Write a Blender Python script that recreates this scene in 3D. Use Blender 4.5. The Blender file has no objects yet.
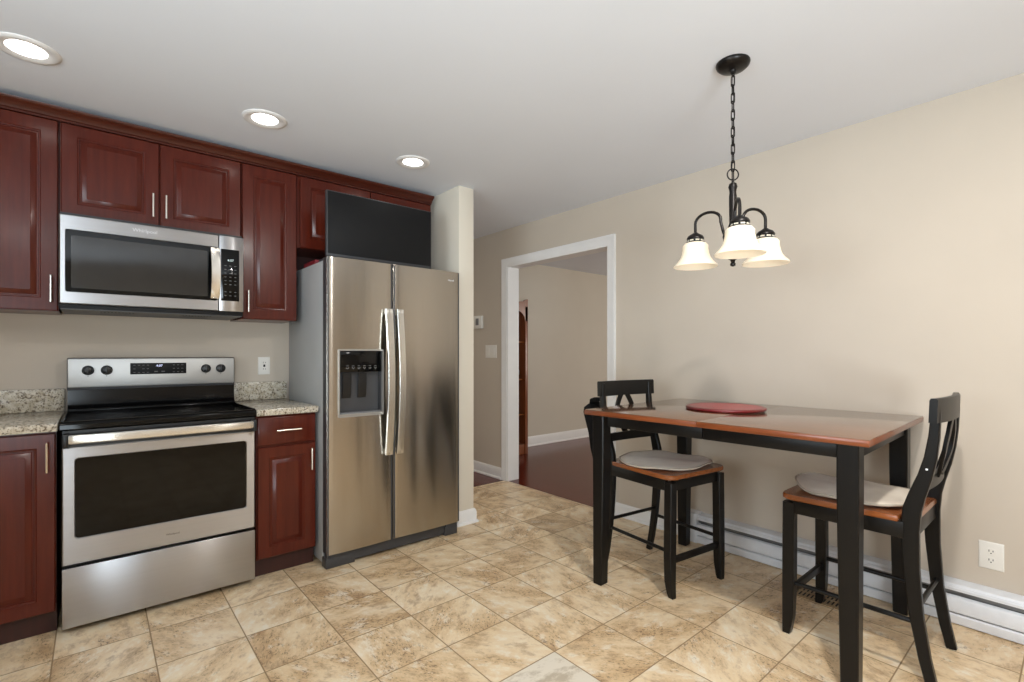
import bpy, bmesh, math, random
from mathutils import Vector, Matrix
PI = math.pi
sc = bpy.context.scene
COL = sc.collection

# ------------------------------------------------------------------ camera
F_PX = 490.5
cam_d = bpy.data.cameras.new('camera')
cam = bpy.data.objects.new('camera', cam_d); COL.objects.link(cam)
cam.location = (0, 0, 1.22)
cam.rotation_euler = (PI/2, 0, -math.radians(40.37))
cam_d.sensor_fit = 'HORIZONTAL'; cam_d.sensor_width = 36.0
cam_d.lens = F_PX/1024*36.0
cam_d.shift_y = 13/1024
cam_d.clip_start = 0.02
sc.camera = cam

# ------------------------------------------------------------------ world, colour, big lights
sc.view_settings.view_transform = 'Standard'
sc.view_settings.look = 'None'
sc.view_settings.exposure = -0.20
sc.view_settings.gamma = 1.0
sc.view_settings.use_curve_mapping = False
w = bpy.data.worlds.new('world'); sc.world = w; w.use_nodes = True
w.node_tree.nodes['Background'].inputs[0].default_value = (0.75, 0.85, 1.0, 1)
w.node_tree.nodes['Background'].inputs[1].default_value = 0.6

def area(name, loc, target, sx, sy, power, col, spread=180):
    l = bpy.data.lights.new(name, 'AREA'); l.shape = 'RECTANGLE'; l.size = sx; l.size_y = sy
    l.energy = power; l.color = col; l.spread = math.radians(spread)
    o = bpy.data.objects.new(name, l); COL.objects.link(o); o.location = loc
    d = Vector(target) - Vector(loc)
    o.rotation_euler = d.to_track_quat('-Z', 'Y').to_euler()
    return o
FILL_TINT = (0.80, 0.92, 1.0)
# added fill lights left and behind, tilted up to imitate flash bounced off the ceiling
area('window_daylight', (-1.97, 0.62, 1.55), (0.0, 0.75, 3.2), 1.45, 1.15, 62, FILL_TINT, 140)
area('patio_daylight', (-0.85, -2.47, 1.08), (1.3, 0.2, 3.2), 1.30, 1.95, 92, FILL_TINT, 100)
area('dining_room_window', (6.4, 1.5, 1.5), (5.0, 4.6, 1.1), 1.3, 1.2, 48, (1.0, 0.96, 0.88))  # added fill with no visible source, brightens the room beyond the doorway
area('hall_lamp', (2.0, 5.6, 2.35), (2.0, 5.6, 0), 0.3, 0.3, 16, (1.0, 0.93, 0.8))  # added fill, source unseen, to lighten the hall wall
# added overhead fill lights, out of view behind and above the camera
for lx, ly, lp, ls in ((1.30, 0.20, 34, 0.10), (1.70, -1.00, 8, 0.30), (-0.55, -0.45, 14, 0.40)):
    a_ = area('recessed_lamp', (lx, ly, 2.414), (lx, ly, 0), ls, ls, lp, (1.0, 0.96, 0.91)); a_.data.shape = 'DISK'

# ------------------------------------------------------------------ helpers
def lin(r, g, b):
    f = lambda c: (c/255/12.92) if c/255 <= 0.04045 else ((c/255+0.055)/1.055)**2.4
    return (f(r), f(g), f(b), 1)

class NT:
    def __init__(s, name):
        s.m = bpy.data.materials.new(name); s.m.use_nodes = True
        s.t = s.m.node_tree; s.b = s.t.nodes['Principled BSDF']
    def n(s, typ, **kw):
        x = s.t.nodes.new(typ)
        for k, v in kw.items(): setattr(x, k, v)
        return x
    def l(s, a, b): s.t.links.new(a, b)
    def coords(s, scale=(1, 1, 1)):
        tc = s.n('ShaderNodeTexCoord'); mp = s.n('ShaderNodeMapping')
        mp.inputs['Scale'].default_value = scale
        s.l(tc.outputs['Object'], mp.inputs['Vector']); return mp.outputs['Vector']
    def noise(s, vec, scale, detail=3, rough=0.5):
        x = s.n('ShaderNodeTexNoise'); x.inputs['Scale'].default_value = scale
        x.inputs['Detail'].default_value = detail; x.inputs['Roughness'].default_value = rough
        s.l(vec, x.inputs['Vector']); return x.outputs['Fac']
    def ramp(s, fac, stops):
        r = s.n('ShaderNodeValToRGB'); e = r.color_ramp.elements
        while len(e) < len(stops): e.new(0.5)
        for i, (p, c) in enumerate(stops): e[i].position = p; e[i].color = c
        s.l(fac, r.inputs['Fac']); return r.outputs['Color']
    def math(s, op, a, b=None, c=None):
        x = s.n('ShaderNodeMath', operation=op)
        for i, v in enumerate((a, b, c)):
            if v is None: continue
            if isinstance(v, (int, float)): x.inputs[i].default_value = v
            else: s.l(v, x.inputs[i])
        return x.outputs[0]
    def mix(s, fac, a, b, mode='MIX'):
        x = s.n('ShaderNodeMix', data_type='RGBA', blend_type=mode)
        for sock, v in ((x.inputs[0], fac), (x.inputs[6], a), (x.inputs[7], b)):
            if isinstance(v, (int, float, tuple)): sock.default_value = v
            else: s.l(v, sock)
        return x.outputs[2]
    def bump(s, h, strength=0.2, dist=0.002):
        x = s.n('ShaderNodeBump'); x.inputs['Strength'].default_value = strength
        x.inputs['Distance'].default_value = dist; s.l(h, x.inputs['Height'])
        s.l(x.outputs['Normal'], s.b.inputs['Normal'])
    def set(s, **kw):
        for k, v in kw.items(): s.b.inputs[k.replace('_', ' ')].default_value = v
        return s

def plain(name, rgb, rough=0.5, metal=0.0, var=0.06, scale=12, coat=0.0, spec=0.5):
    """procedural paint / plastic: colour with a faint mottling"""
    k = NT(name); c = lin(*rgb)
    f = k.noise(k.coords(), scale, 2)
    d = tuple(x*(1-var) for x in c[:3])+(1,); u = tuple(min(1, x*(1+var)) for x in c[:3])+(1,)
    k.l(k.ramp(f, [(0.3, d), (0.7, u)]), k.b.inputs['Base Color'])
    k.set(Roughness=rough, Metallic=metal); k.b.inputs['Coat Weight'].default_value = coat
    k.b.inputs['Specular IOR Level'].default_value = spec
    return k.m

def wood(name, dark, light, rough=0.3, stretch=(14, 14, 1.2), coat=0.3, scale=3.0, spec=0.5):
    k = NT(name); v = k.coords(stretch)
    f = k.noise(v, scale, 5, 0.6)
    k.l(k.ramp(f, [(0.25, lin(*dark)), (0.75, lin(*light))]), k.b.inputs['Base Color'])
    k.set(Roughness=rough); k.b.inputs['Coat Weight'].default_value = coat
    k.b.inputs['Specular IOR Level'].default_value = spec
    k.b.inputs['Coat Roughness'].default_value = 0.15
    return k.m

def steel(name, rgb, rough, stretch):
    k = NT(name); f = k.noise(k.coords(stretch), 4.0, 2)
    c = lin(*rgb); d = tuple(x*0.96 for x in c[:3])+(1,)
    k.l(k.ramp(f, [(0.3, d), (0.7, c)]), k.b.inputs['Base Color'])
    r = k.n('ShaderNodeMapRange'); k.l(f, r.inputs[0])
    r.inputs[3].default_value = rough-0.015; r.inputs[4].default_value = rough+0.015
    k.l(r.outputs[0], k.b.inputs['Roughness'])
    k.set(Metallic=1.0, Anisotropic=0.92, Anisotropic_Rotation=0.25)
    tg = k.n('ShaderNodeTangent', direction_type='RADIAL', axis='Z'); k.l(tg.outputs[0], k.b.inputs['Tangent'])
    return k.m

def emit(name, col, strength):
    k = NT(name); k.b.inputs['Base Color'].default_value = (0.8, 0.8, 0.8, 1)
    k.b.inputs['Emission Color'].default_value = col; k.b.inputs['Emission Strength'].default_value = strength
    return k.m

M = {}
M['wall'] = plain('beige_wall_paint', (200, 188, 173), 0.85, var=0.015, scale=3, spec=0.2)
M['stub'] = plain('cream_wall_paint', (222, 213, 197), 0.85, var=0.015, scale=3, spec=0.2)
M['dining_wall'] = plain('greige_wall_paint', (205, 196, 182), 0.85, var=0.015, scale=3, spec=0.2)
M['ceiling'] = plain('ceiling_paint', (229, 232, 238), 0.9, var=0.01, scale=2, spec=0.2)
M['trim'] = plain('white_trim_paint', (236, 234, 232), 0.4, var=0.015, scale=8)
M['white_plastic'] = plain('white_plastic', (232, 228, 220), 0.35, var=0.02)
M['heater'] = plain('heater_enamel', (226, 228, 232), 0.35, var=0.04, scale=20)
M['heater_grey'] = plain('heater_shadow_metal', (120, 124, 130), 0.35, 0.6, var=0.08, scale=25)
M['cherry'] = wood('cherry_cabinet_wood', (74, 24, 14), (92, 34, 20), 0.27, coat=0.15, spec=0.25)
M['cherry_h'] = wood('cherry_crown_wood', (62, 23, 13), (80, 32, 18), 0.38, (1.2, 14, 14), coat=0.1, spec=0.3)
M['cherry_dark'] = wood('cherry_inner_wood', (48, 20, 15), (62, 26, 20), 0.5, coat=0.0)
M['steel_v'] = steel('brushed_steel_fridge', (183, 177, 168), 0.20, (18, 18, 0.3))
M['steel_h'] = steel('brushed_steel_range', (182, 182, 184), 0.29, (0.3, 18, 18))
M['steel_handle'] = steel('satin_steel', (230, 228, 222), 0.26, (20, 20, 0.5))
M['nickel'] = plain('brushed_nickel', (226, 216, 204), 0.25, 1.0, var=0.03, scale=40)
M['steel_panel'] = plain('satin_panel_steel', (196, 196, 194), 0.48, 0.9, var=0.02)
M['frame_steel'] = plain('dispenser_frame_metal', (176, 174, 170), 0.35, 0.7, var=0.03)
M['fridge_side'] = plain('fridge_side_paint', (178, 179, 178), 0.42, 0.1, var=0.02, scale=6)
M['dark_grey'] = plain('dark_grey_plastic', (62, 62, 64), 0.4, var=0.08)
M['mid_grey'] = plain('grey_plastic', (112, 112, 114), 0.35, var=0.05)
M['black_plastic'] = plain('black_plastic', (22, 22, 23), 0.35, var=0.1)
M['black_matte'] = plain('black_matte_plastic', (22, 22, 23), 0.5, var=0.04, scale=4, spec=0.2)
M['black_enamel'] = plain('black_enamel', (10, 10, 11), 0.14, var=0.1, spec=0.3)
M['glass_black'] = plain('black_glass', (9, 9, 9), 0.06, var=0.1, spec=0.3)
M['glass_oven'] = plain('oven_window_glass', (11, 9, 7), 0.05, var=0.1, spec=0.25)
M['mw_glass'] = plain('microwave_window_glass', (46, 44, 42), 0.09, var=0.06)
M['burner'] = plain('cooktop_print', (44, 44, 46), 0.15, var=0.1)
M['bronze'] = plain('oil_rubbed_bronze', (30, 26, 24), 0.35, 0.6, var=0.15, scale=30)
M['black_wood'] = wood('black_painted_wood', (11, 10, 9), (17, 15, 14), 0.36, coat=0.0, spec=0.3)
M['table_top'] = wood('table_top_veneer', (94, 60, 38), (124, 84, 57), 0.12, (14, 1.0, 14), coat=0.8, scale=2.2)
M['table_edge'] = wood('table_edge_wood', (100, 48, 20), (136, 70, 34), 0.3, (14, 1.0, 14), coat=0.3)
M['seat_wood'] = wood('seat_wood', (120, 64, 28), (162, 94, 48), 0.26, (14, 1.6, 14), coat=0.4)
M['curio'] = wood('curio_wood', (108, 56, 27), (150, 84, 46), 0.35, coat=0.3)
M['red'] = plain('red_lacquer', (166, 30, 42), 0.35, var=0.06, scale=10, coat=0.2)
M['red_rim'] = plain('dark_red_lacquer', (118, 22, 26), 0.35, var=0.06, scale=10, coat=0.2)
M['red_card'] = plain('red_card', (110, 14, 26), 0.6, var=0.05)
M['lens'] = emit('downlight_lens', (1.0, 0.96, 0.9, 1), 9.0)
M['clock'] = emit('clock_digits', (0.55, 0.6, 1.0, 1), 1.4)
M['clock_green'] = emit('timer_digits', (0.3, 0.75, 0.7, 1), 0.35)
M['print_grey'] = plain('pale_print', (110, 110, 110), 0.5, var=0.05)
M['print_light'] = plain('light_metal_print', (225, 225, 228), 0.3, 0.3, var=0.03)
M['print_dark'] = plain('dark_print', (70, 62, 54), 0.5, var=0.03)
M['brass_reg'] = plain('tan_register_metal', (148, 122, 88), 0.45, 0.3, var=0.08, scale=30)
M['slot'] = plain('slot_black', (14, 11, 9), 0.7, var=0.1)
M['bag'] = plain('black_fabric', (14, 13, 14), 0.85, var=0.2, scale=60, spec=0.2)
M['ornament'] = plain('pale_ceramic', (170, 165, 172), 0.3, var=0.1, scale=40)

def fabric():
    k = NT('grey_cushion_fabric'); v = k.coords()
    a = k.noise(v, 9, 3); b = k.noise(v, 260, 2)
    base = k.ramp(a, [(0.35, lin(226, 212, 192)), (0.65, lin(240, 228, 209))])
    k.l(base, k.b.inputs['Base Color'])
    k.set(Roughness=0.9); k.b.inputs['Sheen Weight'].default_value = 0.3
    k.bump(b, 0.35, 0.0015); return k.m
M['fabric'] = fabric()
M['piping'] = plain('cushion_piping', (192, 180, 164), 0.9, var=0.05, scale=60, spec=0.2)

def granite():
    k = NT('speckled_granite'); v = k.coords()
    a = k.noise(v, 90, 4, 0.65); b = k.noise(v, 160, 3, 0.6); c = k.noise(v, 40, 2)
    base = k.ramp(c, [(0.35, lin(186, 174, 152)), (0.65, lin(214, 206, 190))])
    m1 = k.ramp(a, [(0.40, (1, 1, 1, 1)), (0.47, (0, 0, 0, 1))])
    base = k.mix(m1, base, lin(112, 98, 82))
    m2 = k.ramp(b, [(0.36, (1, 1, 1, 1)), (0.41, (0, 0, 0, 1))])
    base = k.mix(m2, base, lin(44, 40, 38))
    k.l(base, k.b.inputs['Base Color']); k.set(Roughness=0.16); return k.m
M['granite'] = granite()

def tile():
    k = NT('travertine_tile'); T = 0.3130; X0, Y0 = 1.436, 1.420
    tc = k.n('ShaderNodeTexCoord'); sp = k.n('ShaderNodeSeparateXYZ'); k.l(tc.outputs['Object'], sp.inputs[0])
    u = k.math('DIVIDE', k.math('SUBTRACT', sp.outputs[0], X0), T); v = k.math('DIVIDE', k.math('SUBTRACT', sp.outputs[1], Y0), T)
    iu = k.math('FLOOR', u); iv = k.math('FLOOR', v)
    fu = k.math('SUBTRACT', u, iu); fv = k.math('SUBTRACT', v, iv)
    du = k.math('MINIMUM', fu, k.math('SUBTRACT', 1.0, fu)); dv = k.math('MINIMUM', fv, k.math('SUBTRACT', 1.0, fv))
    d = k.math('MINIMUM', du, dv)
    cell = k.n('ShaderNodeCombineXYZ'); k.l(iu, cell.inputs[0]); k.l(iv, cell.inputs[1])
    wn = k.n('ShaderNodeTexWhiteNoise', noise_dimensions='3D'); k.l(cell.outputs[0], wn.inputs['Vector'])
    # each tile gets its own piece of stone, with the veins turned a little
    off = k.n('ShaderNodeVectorMath', operation='SCALE'); k.l(wn.outputs['Color'], off.inputs[0]); off.inputs['Scale'].default_value = 37.0
    rot = k.n('ShaderNodeVectorRotate', rotation_type='Z_AXIS'); k.l(tc.outputs['Object'], rot.inputs['Vector'])
    k.l(k.math('ADD', k.math('MULTIPLY', wn.outputs['Value'], 2.6), 0.1), rot.inputs['Angle'])
    add = k.n('ShaderNodeVectorMath', operation='ADD'); k.l(rot.outputs[0], add.inputs[0]); k.l(off.outputs[0], add.inputs[1])
    mp = k.n('ShaderNodeMapping'); mp.inputs['Scale'].default_value = (1.0, 1.7, 1.0); k.l(add.outputs[0], mp.inputs['Vector'])
    vec = mp.outputs['Vector']
    n1 = k.noise(vec, 3.2, 7, 0.66); n2 = k.noise(vec, 9.0, 7, 0.72); n3 = k.noise(vec, 58, 5, 0.75)
    base = k.ramp(n1, [(0.32, lin(192, 158, 118)), (0.44, lin(222, 193, 152)), (0.54, lin(236, 212, 175)), (0.68, lin(246, 230, 201))])
    m = k.ramp(n2, [(0.36, (0.7, 0.7, 0.7, 1)), (0.48, (0, 0, 0, 1))]); base = k.mix(m, base, lin(180, 150, 117))
    m0 = k.ramp(n2, [(0.54, (0, 0, 0, 1)), (0.64, (0.7, 0.7, 0.7, 1))]); base = k.mix(m0, base, lin(247, 239, 222))
    m3 = k.math('MULTIPLY', k.ramp(n3, [(0.41, (0.75, 0.75, 0.75, 1)), (0.46, (0, 0, 0, 1))]), k.ramp(n1, [(0.42, (1, 1, 1, 1)), (0.52, (0.0, 0.0, 0.0, 1))]))
    base = k.mix(m3, base, lin(104, 78, 56))
    tint = k.ramp(wn.outputs['Value'], [(0.0, (0.90, 0.87, 0.83, 1)), (1.0, (1.0, 1.0, 1.0, 1))])
    base = k.mix(1.0, base, tint, 'MULTIPLY')
    # one paler, grey-veined tile in the row nearest the camera
    odd = k.math('MULTIPLY', k.math('COMPARE', iu, -1.0, 0.1), k.math('COMPARE', iv, -1.0, 0.1))
    pale = k.ramp(n2, [(0.36, lin(190, 176, 154)), (0.50, lin(226, 216, 198))])
    base = k.mix(odd, base, pale)
    g = k.ramp(d, [(0.005, (1, 1, 1, 1)), (0.010, (0, 0, 0, 1))])
    col = k.mix(g, base, lin(150, 124, 92))
    k.l(col, k.b.inputs['Base Color'])
    k.l(k.mix(g, (0.36, 0.36, 0.36, 1), (0.8, 0.8, 0.8, 1)), k.b.inputs['Roughness'])
    h = k.math('ADD', k.math('MULTIPLY', k.math('MINIMUM', d, 0.018), 40.0), k.math('MULTIPLY', n3, 0.12))
    k.bump(h, 0.35, 0.002); return k.m
M['tile'] = tile()

def planks():
    k = NT('dark_plank_floor'); tc = k.n('ShaderNodeTexCoord'); sp = k.n('ShaderNodeSeparateXYZ'); k.l(tc.outputs['Object'], sp.inputs[0])
    u = k.math('DIVIDE', sp.outputs[1], 0.09); iu = k.math('FLOOR', u); fu = k.math('SUBTRACT', u, iu)
    wn = k.n('ShaderNodeTexWhiteNoise', noise_dimensions='1D'); k.l(iu, wn.inputs['W'])
    mp = k.n('ShaderNodeMapping'); mp.inputs['Scale'].default_value = (1.5, 16, 1); k.l(tc.outputs['Object'], mp.inputs['Vector'])
    n = k.noise(mp.outputs['Vector'], 3, 5)
    base = k.ramp(n, [(0.3, lin(84, 28, 17)), (0.7, lin(118, 44, 27))])
    base = k.mix(k.math('MULTIPLY', wn.outputs['Value'], 0.35), base, lin(74, 24, 15))
    g = k.ramp(k.math('MINIMUM', fu, k.math('SUBTRACT', 1.0, fu)), [(0.01, (1, 1, 1, 1)), (0.03, (0, 0, 0, 1))])
    k.l(k.mix(g, base, lin(30, 13, 10)), k.b.inputs['Base Color']); k.set(Roughness=0.2); k.b.inputs['Specular IOR Level'].default_value = 0.3; return k.m
M['planks'] = planks()

def shade_mat():
    k = NT('frosted_shade_glass')
    v = k.coords(); n = k.noise(v, 14, 3)
    k.l(k.ramp(n, [(0.3, lin(244, 232, 208)), (0.7, lin(250, 240, 220))]), k.b.inputs['Base Color'])
    k.set(Roughness=0.35)
    k.b.inputs['Emission Color'].default_value = (1.0, 0.92, 0.78, 1); k.b.inputs['Emission Strength'].default_value = 0.16
    tr = k.n('ShaderNodeBsdfTranslucent'); tr.inputs['Color'].default_value = (1.0, 0.97, 0.92, 1)
    ms = k.n('ShaderNodeMixShader'); ms.inputs[0].default_value = 0.35
    k.l(k.b.outputs[0], ms.inputs[1]); k.l(tr.outputs[0], ms.inputs[2])
    k.l(ms.outputs[0], k.t.nodes['Material Output'].inputs['Surface']); return k.m
M['shade'] = shade_mat()
M['bulb'] = emit('warm_bulb', (1.0, 0.92, 0.78, 1), 1.6)

class MB:
    """collects shapes into one mesh"""
    def __init__(s): s.bm = bmesh.new()
    def box(s, x0, x1, y0, y1, z0, z1, bev=0.0, seg=2):
        vs = [s.bm.verts.new(p) for p in ((x0,y0,z0),(x1,y0,z0),(x1,y1,z0),(x0,y1,z0),(x0,y0,z1),(x1,y0,z1),(x1,y1,z1),(x0,y1,z1))]
        fs = [s.bm.faces.new([vs[i] for i in q]) for q in ((3,2,1,0),(4,5,6,7),(0,1,5,4),(1,2,6,5),(2,3,7,6),(3,0,4,7))]
        if bev:
            es = {e for f in fs for e in f.edges}
            bmesh.ops.bevel(s.bm, geom=list(es), offset=bev, segments=seg, affect='EDGES', profile=0.5)
        return s
    def loft(s, rings, cap=True, closed=False, wrap=True):
        R = [[s.bm.verts.new(p) for p in r] for r in rings]; n = len(R[0])
        pairs = list(zip(R[:-1], R[1:])) + ([(R[-1], R[0])] if closed else [])
        for a, b in pairs:
            for i in range(n if wrap else n-1):
                s.bm.faces.new((a[i], a[(i+1) % n], b[(i+1) % n], b[i]))
        if cap and not closed:
            s.bm.faces.new(R[0][::-1]); s.bm.faces.new(R[-1])
        return s
    def tube(s, pts, r, seg=10, closed=False, cap=True):
        pts = [Vector(p) for p in pts]; n = len(pts); rings = []; prev = None
        for i, p in enumerate(pts):
            a = pts[(i-1) % n] if (closed or i > 0) else p
            b = pts[(i+1) % n] if (closed or i < n-1) else p
            t = (b-a).normalized()
            if prev is None:
                ref = Vector((0,0,1)) if abs(t.z) < 0.9 else Vector((1,0,0))
                u = t.cross(ref).normalized()
            else:
                u = (prev - t*prev.dot(t)).normalized()
            prev = u; v = t.cross(u)
            rr = r[i] if isinstance(r, (list, tuple)) else r
            rings.append([p + u*rr*math.cos(2*PI*k/seg) + v*rr*math.sin(2*PI*k/seg) for k in range(seg)])
        return s.loft(rings, cap, closed)
    def lathe(s, prof, c=(0,0,0), seg=32, axis='z', cap=False):
        rings = []
        for r, h in prof:
            ring = []
            for k in range(seg):
                a = 2*PI*k/seg; p = (r*math.cos(a), r*math.sin(a), h)
                if axis == 'y': p = (p[0], h, p[1])
                if axis == 'x': p = (h, p[0], p[1])
                ring.append((p[0]+c[0], p[1]+c[1], p[2]+c[2]))
            rings.append(ring)
        return s.loft(rings, cap)
    def bar(s, path, wdt, thk, up):
        """rectangular section along a path; up = direction of the width; wdt, thk may be lists"""
        pts = [Vector(p) for p in path]; n = len(pts); up = Vector(up); rings = []
        for i, p in enumerate(pts):
            t = (pts[min(i+1, n-1)] - pts[max(i-1, 0)]).normalized()
            nrm = t.cross(up).normalized(); u2 = up
            W = (wdt[i] if isinstance(wdt, (list, tuple)) else wdt)/2; T = (thk[i] if isinstance(thk, (list, tuple)) else thk)/2
            b = min(W, T)*0.25
            rings.append([p+u2*x+nrm*y for x, y in ((W-b,-T),(W,-T+b),(W,T-b),(W-b,T),(-W+b,T),(-W,T-b),(-W,-T+b),(-W+b,-T))])
        return s.loft(rings)
    def text(s, body, size, mat4, depth=0.0006):
        c = bpy.data.curves.new('t', 'FONT'); c.body = body; c.size = size; c.extrude = depth; c.align_x = 'CENTER'; c.align_y = 'CENTER'
        c.resolution_u = 3
        o = bpy.data.objects.new('t', c); COL.objects.link(o)
        dg = bpy.context.evaluated_depsgraph_get(); dg.update()
        me = bpy.data.meshes.new_from_object(o.evaluated_get(dg)); me.transform(mat4)
        s.bm.from_mesh(me); bpy.data.objects.remove(o); bpy.data.curves.remove(c); bpy.data.meshes.remove(me)
        return s
    def xform(s, m): s.bm.transform(m); return s
    def build(s, name, mat, parent=None, ang=35, label=None, local=False):
        bmesh.ops.recalc_face_normals(s.bm, faces=s.bm.faces[:])
        me = bpy.data.meshes.new(name)
        if parent is not None and not local:
            off = Vector((0,0,0)); p = parent
            while p is not None: off += p.location; p = p.parent
            s.bm.transform(Matrix.Translation(-off))
        s.bm.to_mesh(me); s.bm.free()
        for p in me.polygons: p.use_smooth = True
        me.set_sharp_from_angle(angle=math.radians(ang))
        me.materials.append(mat)
        o = bpy.data.objects.new(name, me); COL.objects.link(o)
        if parent is not None: o.parent = parent
        if label: o['label'] = label
        return o

def thing(name, label, cat, loc=(0,0,0), rz=0.0, group=None):
    o = bpy.data.objects.new(name, None); o.empty_display_size = 0.1; COL.objects.link(o)
    o.location = loc; o.rotation_euler = (0, 0, rz)
    return tag(o, label, cat, group)
def tag(o, label, cat, group=None):
    o['label'] = label; o['category'] = cat
    if group: o['group'] = group
    return o
def struct(name, mb, mat, parent=None):
    o = mb.build(name, mat, parent); o['kind'] = 'structure'; return o
def recentre(o):
    """give a one-mesh thing its own origin at the middle of its base"""
    vs = [v.co for v in o.data.vertices]
    c = Vector(((min(v.x for v in vs)+max(v.x for v in vs))/2, (min(v.y for v in vs)+max(v.y for v in vs))/2, min(v.z for v in vs)))
    o.data.transform(Matrix.Translation(-c)); o.location = c; return o
# text standing on a wall that faces -y / -x
def face_y(x, y, z): return Matrix.Translation((x, y, z)) @ Matrix.Rotation(PI/2, 4, 'X')

# ------------------------------------------------------------------ the room
H = 2.42; XR = 3.02; YB = 3.52; XL = -1.90; YF = -2.40
struct('floor', MB().box(XL-0.1, XR, YF-0.1, 3.655, -0.05, 0), M['tile'])
struct('floor_hall', MB().box(1.0, XR, 3.655, 6.6, -0.05, -0.001).box(XR, 7.2, 0.6, 6.6, -0.05, -0.001), M['planks'])
struct('ceiling', MB().box(XL-0.2, 7.3, YF-0.2, 6.7, H, H+0.1), M['ceiling'])
struct('wall_back', MB().box(XL-0.1, 1.97, YB, 3.655, 0, H), M['wall'])
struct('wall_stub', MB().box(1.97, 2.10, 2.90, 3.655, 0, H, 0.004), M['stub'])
DY0, DY1, DH = 2.40, 3.62, 2.065
struct('wall_right', MB().box(XR, XR+0.13, YF-0.1, DY0, 0, H).box(XR, XR+0.13, DY1, 6.6, 0, H).box(XR, XR+0.13, DY0, DY1, DH, H), M['wall'])
# left wall with added window opening, front wall with added glass-door opening, for fill light
struct('wall_left', MB().box(XL-0.1, XL, YF-0.1, -0.15, 0, H).box(XL-0.1, XL, 1.40, YB, 0, H)
       .box(XL-0.1, XL, -0.15, 1.40, 0, 0.95).box(XL-0.1, XL, -0.15, 1.40, 2.15, H), M['wall'])
struct('wall_front', MB().box(XL, -1.55, YF-0.1, YF, 0, H).box(-0.15, XR, YF-0.1, YF, 0, H).box(-1.55, -0.15, YF-0.1, YF, 2.1, H), M['wall'])
wm = MB()
for a, b in ((-0.15, -0.09), (0.595, 0.655), (1.34, 1.40)): wm.box(XL-0.09, XL-0.02, a, b, 0.95, 2.15)
for a, b in ((0.95, 1.01), (2.09, 2.15)): wm.box(XL-0.09, XL-0.02, -0.09, 1.34, a, b)
struct('window_1', wm, M['trim'])  # unseen frame, added around the left fill light
wm = MB()
for a, b in ((-1.55, -1.49), (-0.88, -0.82), (-0.21, -0.15)): wm.box(a, b, YF-0.09, YF-0.02, 0, 2.1)
wm.box(-1.49, -0.21, YF-0.09, YF-0.02, 2.03, 2.1).box(-1.49, -0.21, YF-0.09, YF-0.02, 0.0, 0.06)
struct('door_2', wm, M['trim'])  # unseen glass-door frame, added around the rear fill light
# the hall and the room beyond the doorway
struct('wall_hall', MB().box(0.9, 1.0, 3.655, 6.6, 0, H).box(1.0, XR, 6.5, 6.6, 0, H), M['wall'])
struct('wall_far', MB().box(XR+0.13, 7.2, 4.79, 4.9, 0, H), M['dining_wall'])
struct('wall_side', MB().box(7.1, 7.2, 0.6, 4.79, 0, H).box(XR+0.13, 7.2, 0.5, 0.6, 0, H), M['dining_wall'])

def base_profile(h):   # (out, z)
    return [(0, 0), (0.026, 0), (0.026, 0.012), (0.020, 0.020), (0.015, 0.022), (0.015, h-0.022), (0.011, h-0.010), (0.006, h), (0, h)]
def baseboard(name, a, b, nrm, h=0.10):
    a, b, nrm = Vector(a), Vector(b), Vector(nrm)
    m = MB(); pr = base_profile(h)
    m.loft([[a + nrm*o + Vector((0,0,z)) for o, z in pr], [b + nrm*o + Vector((0,0,z)) for o, z in pr]])
    return struct(name, m, M['trim'])
baseboard('baseboard_right', (XR, 1.735, 0), (XR, DY0-0.076, 0), (-1, 0, 0), 0.095)
baseboard('baseboard_hall', (XR, DY1+0.076, 0), (XR, 6.5, 0), (-1, 0, 0), 0.11)
baseboard('baseboard_far', (XR+0.13, 4.79, 0), (7.1, 4.79, 0), (0, -1, 0), 0.13)
m = MB(); pr = base_profile(0.10); rings = []
for cx_, cy_, dx, dy in ((1.97, 3.5, -1, 0), (1.97, 2.90, -1, -1), (2.10, 2.90, 1, -1), (2.10, 3.655, 1, 0)):
    rings.append([(cx_+dx*o, cy_+dy*o, z) for o, z in pr])
struct('baseboard_stub', m.loft(rings), M['trim'])
# door casing and jamb
def casing():
    m = MB(); wd = 0.069
    pr = [(0, 0), (0, 0.010), (0.012, 0.013), (0.050, 0.016), (0.058, 0.020), (wd, 0.020), (wd, 0)]   # (away from opening, proud)
    for x, sg in ((XR, -1), (XR+0.13, 1)):
        rings = []
        for (y, z, ay, az) in ((DY0, 0, -1, 0), (DY0, DH, -1, 1), (DY1, DH, 1, 1), (DY1, 0, 1, 0)):
            rings.append([(x + sg*p, y + ay*a, z + az*a) for a, p in pr])
        m.loft(rings)
    m.box(XR-0.004, XR+0.134, DY0-0.001, DY0+0.012, 0, DH).box(XR-0.004, XR+0.134, DY1-0.012, DY1+0.001, 0, DH).box(XR-0.004, XR+0.134, DY0+0.012, DY1-0.012, DH-0.012, DH+0.001)
    return m
struct('door_1', casing(), M['trim'])

# ------------------------------------------------------------------ recessed lights
def downlight(loc, label):
    t = thing('recessed_light', label, 'ceiling light', loc, 0, 'recessed lights along the cabinets')
    MB().lathe([(0.058, -0.001), (0.066, -0.004), (0.086, -0.009), (0.096, -0.008), (0.103, -0.003), (0.104, 0.0)], seg=40).build('trim_ring', M['trim'], t, local=True)
    MB().lathe([(0.0005, -0.0035), (0.03, -0.0035), (0.062, -0.0025)], seg=32).build('lens', M['lens'], t, local=True)
for (x, y), lb in zip(((-0.205, 2.706), (0.661, 2.725), (1.514, 2.736)),
        ('round white recessed ceiling light nearest the left edge, largest of the row', 'round white recessed ceiling light in front of the microwave cabinets, middle of the row',
         'round white recessed ceiling light in front of the television, smallest of the row')):
    downlight((x, y, H), lb)

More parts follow.
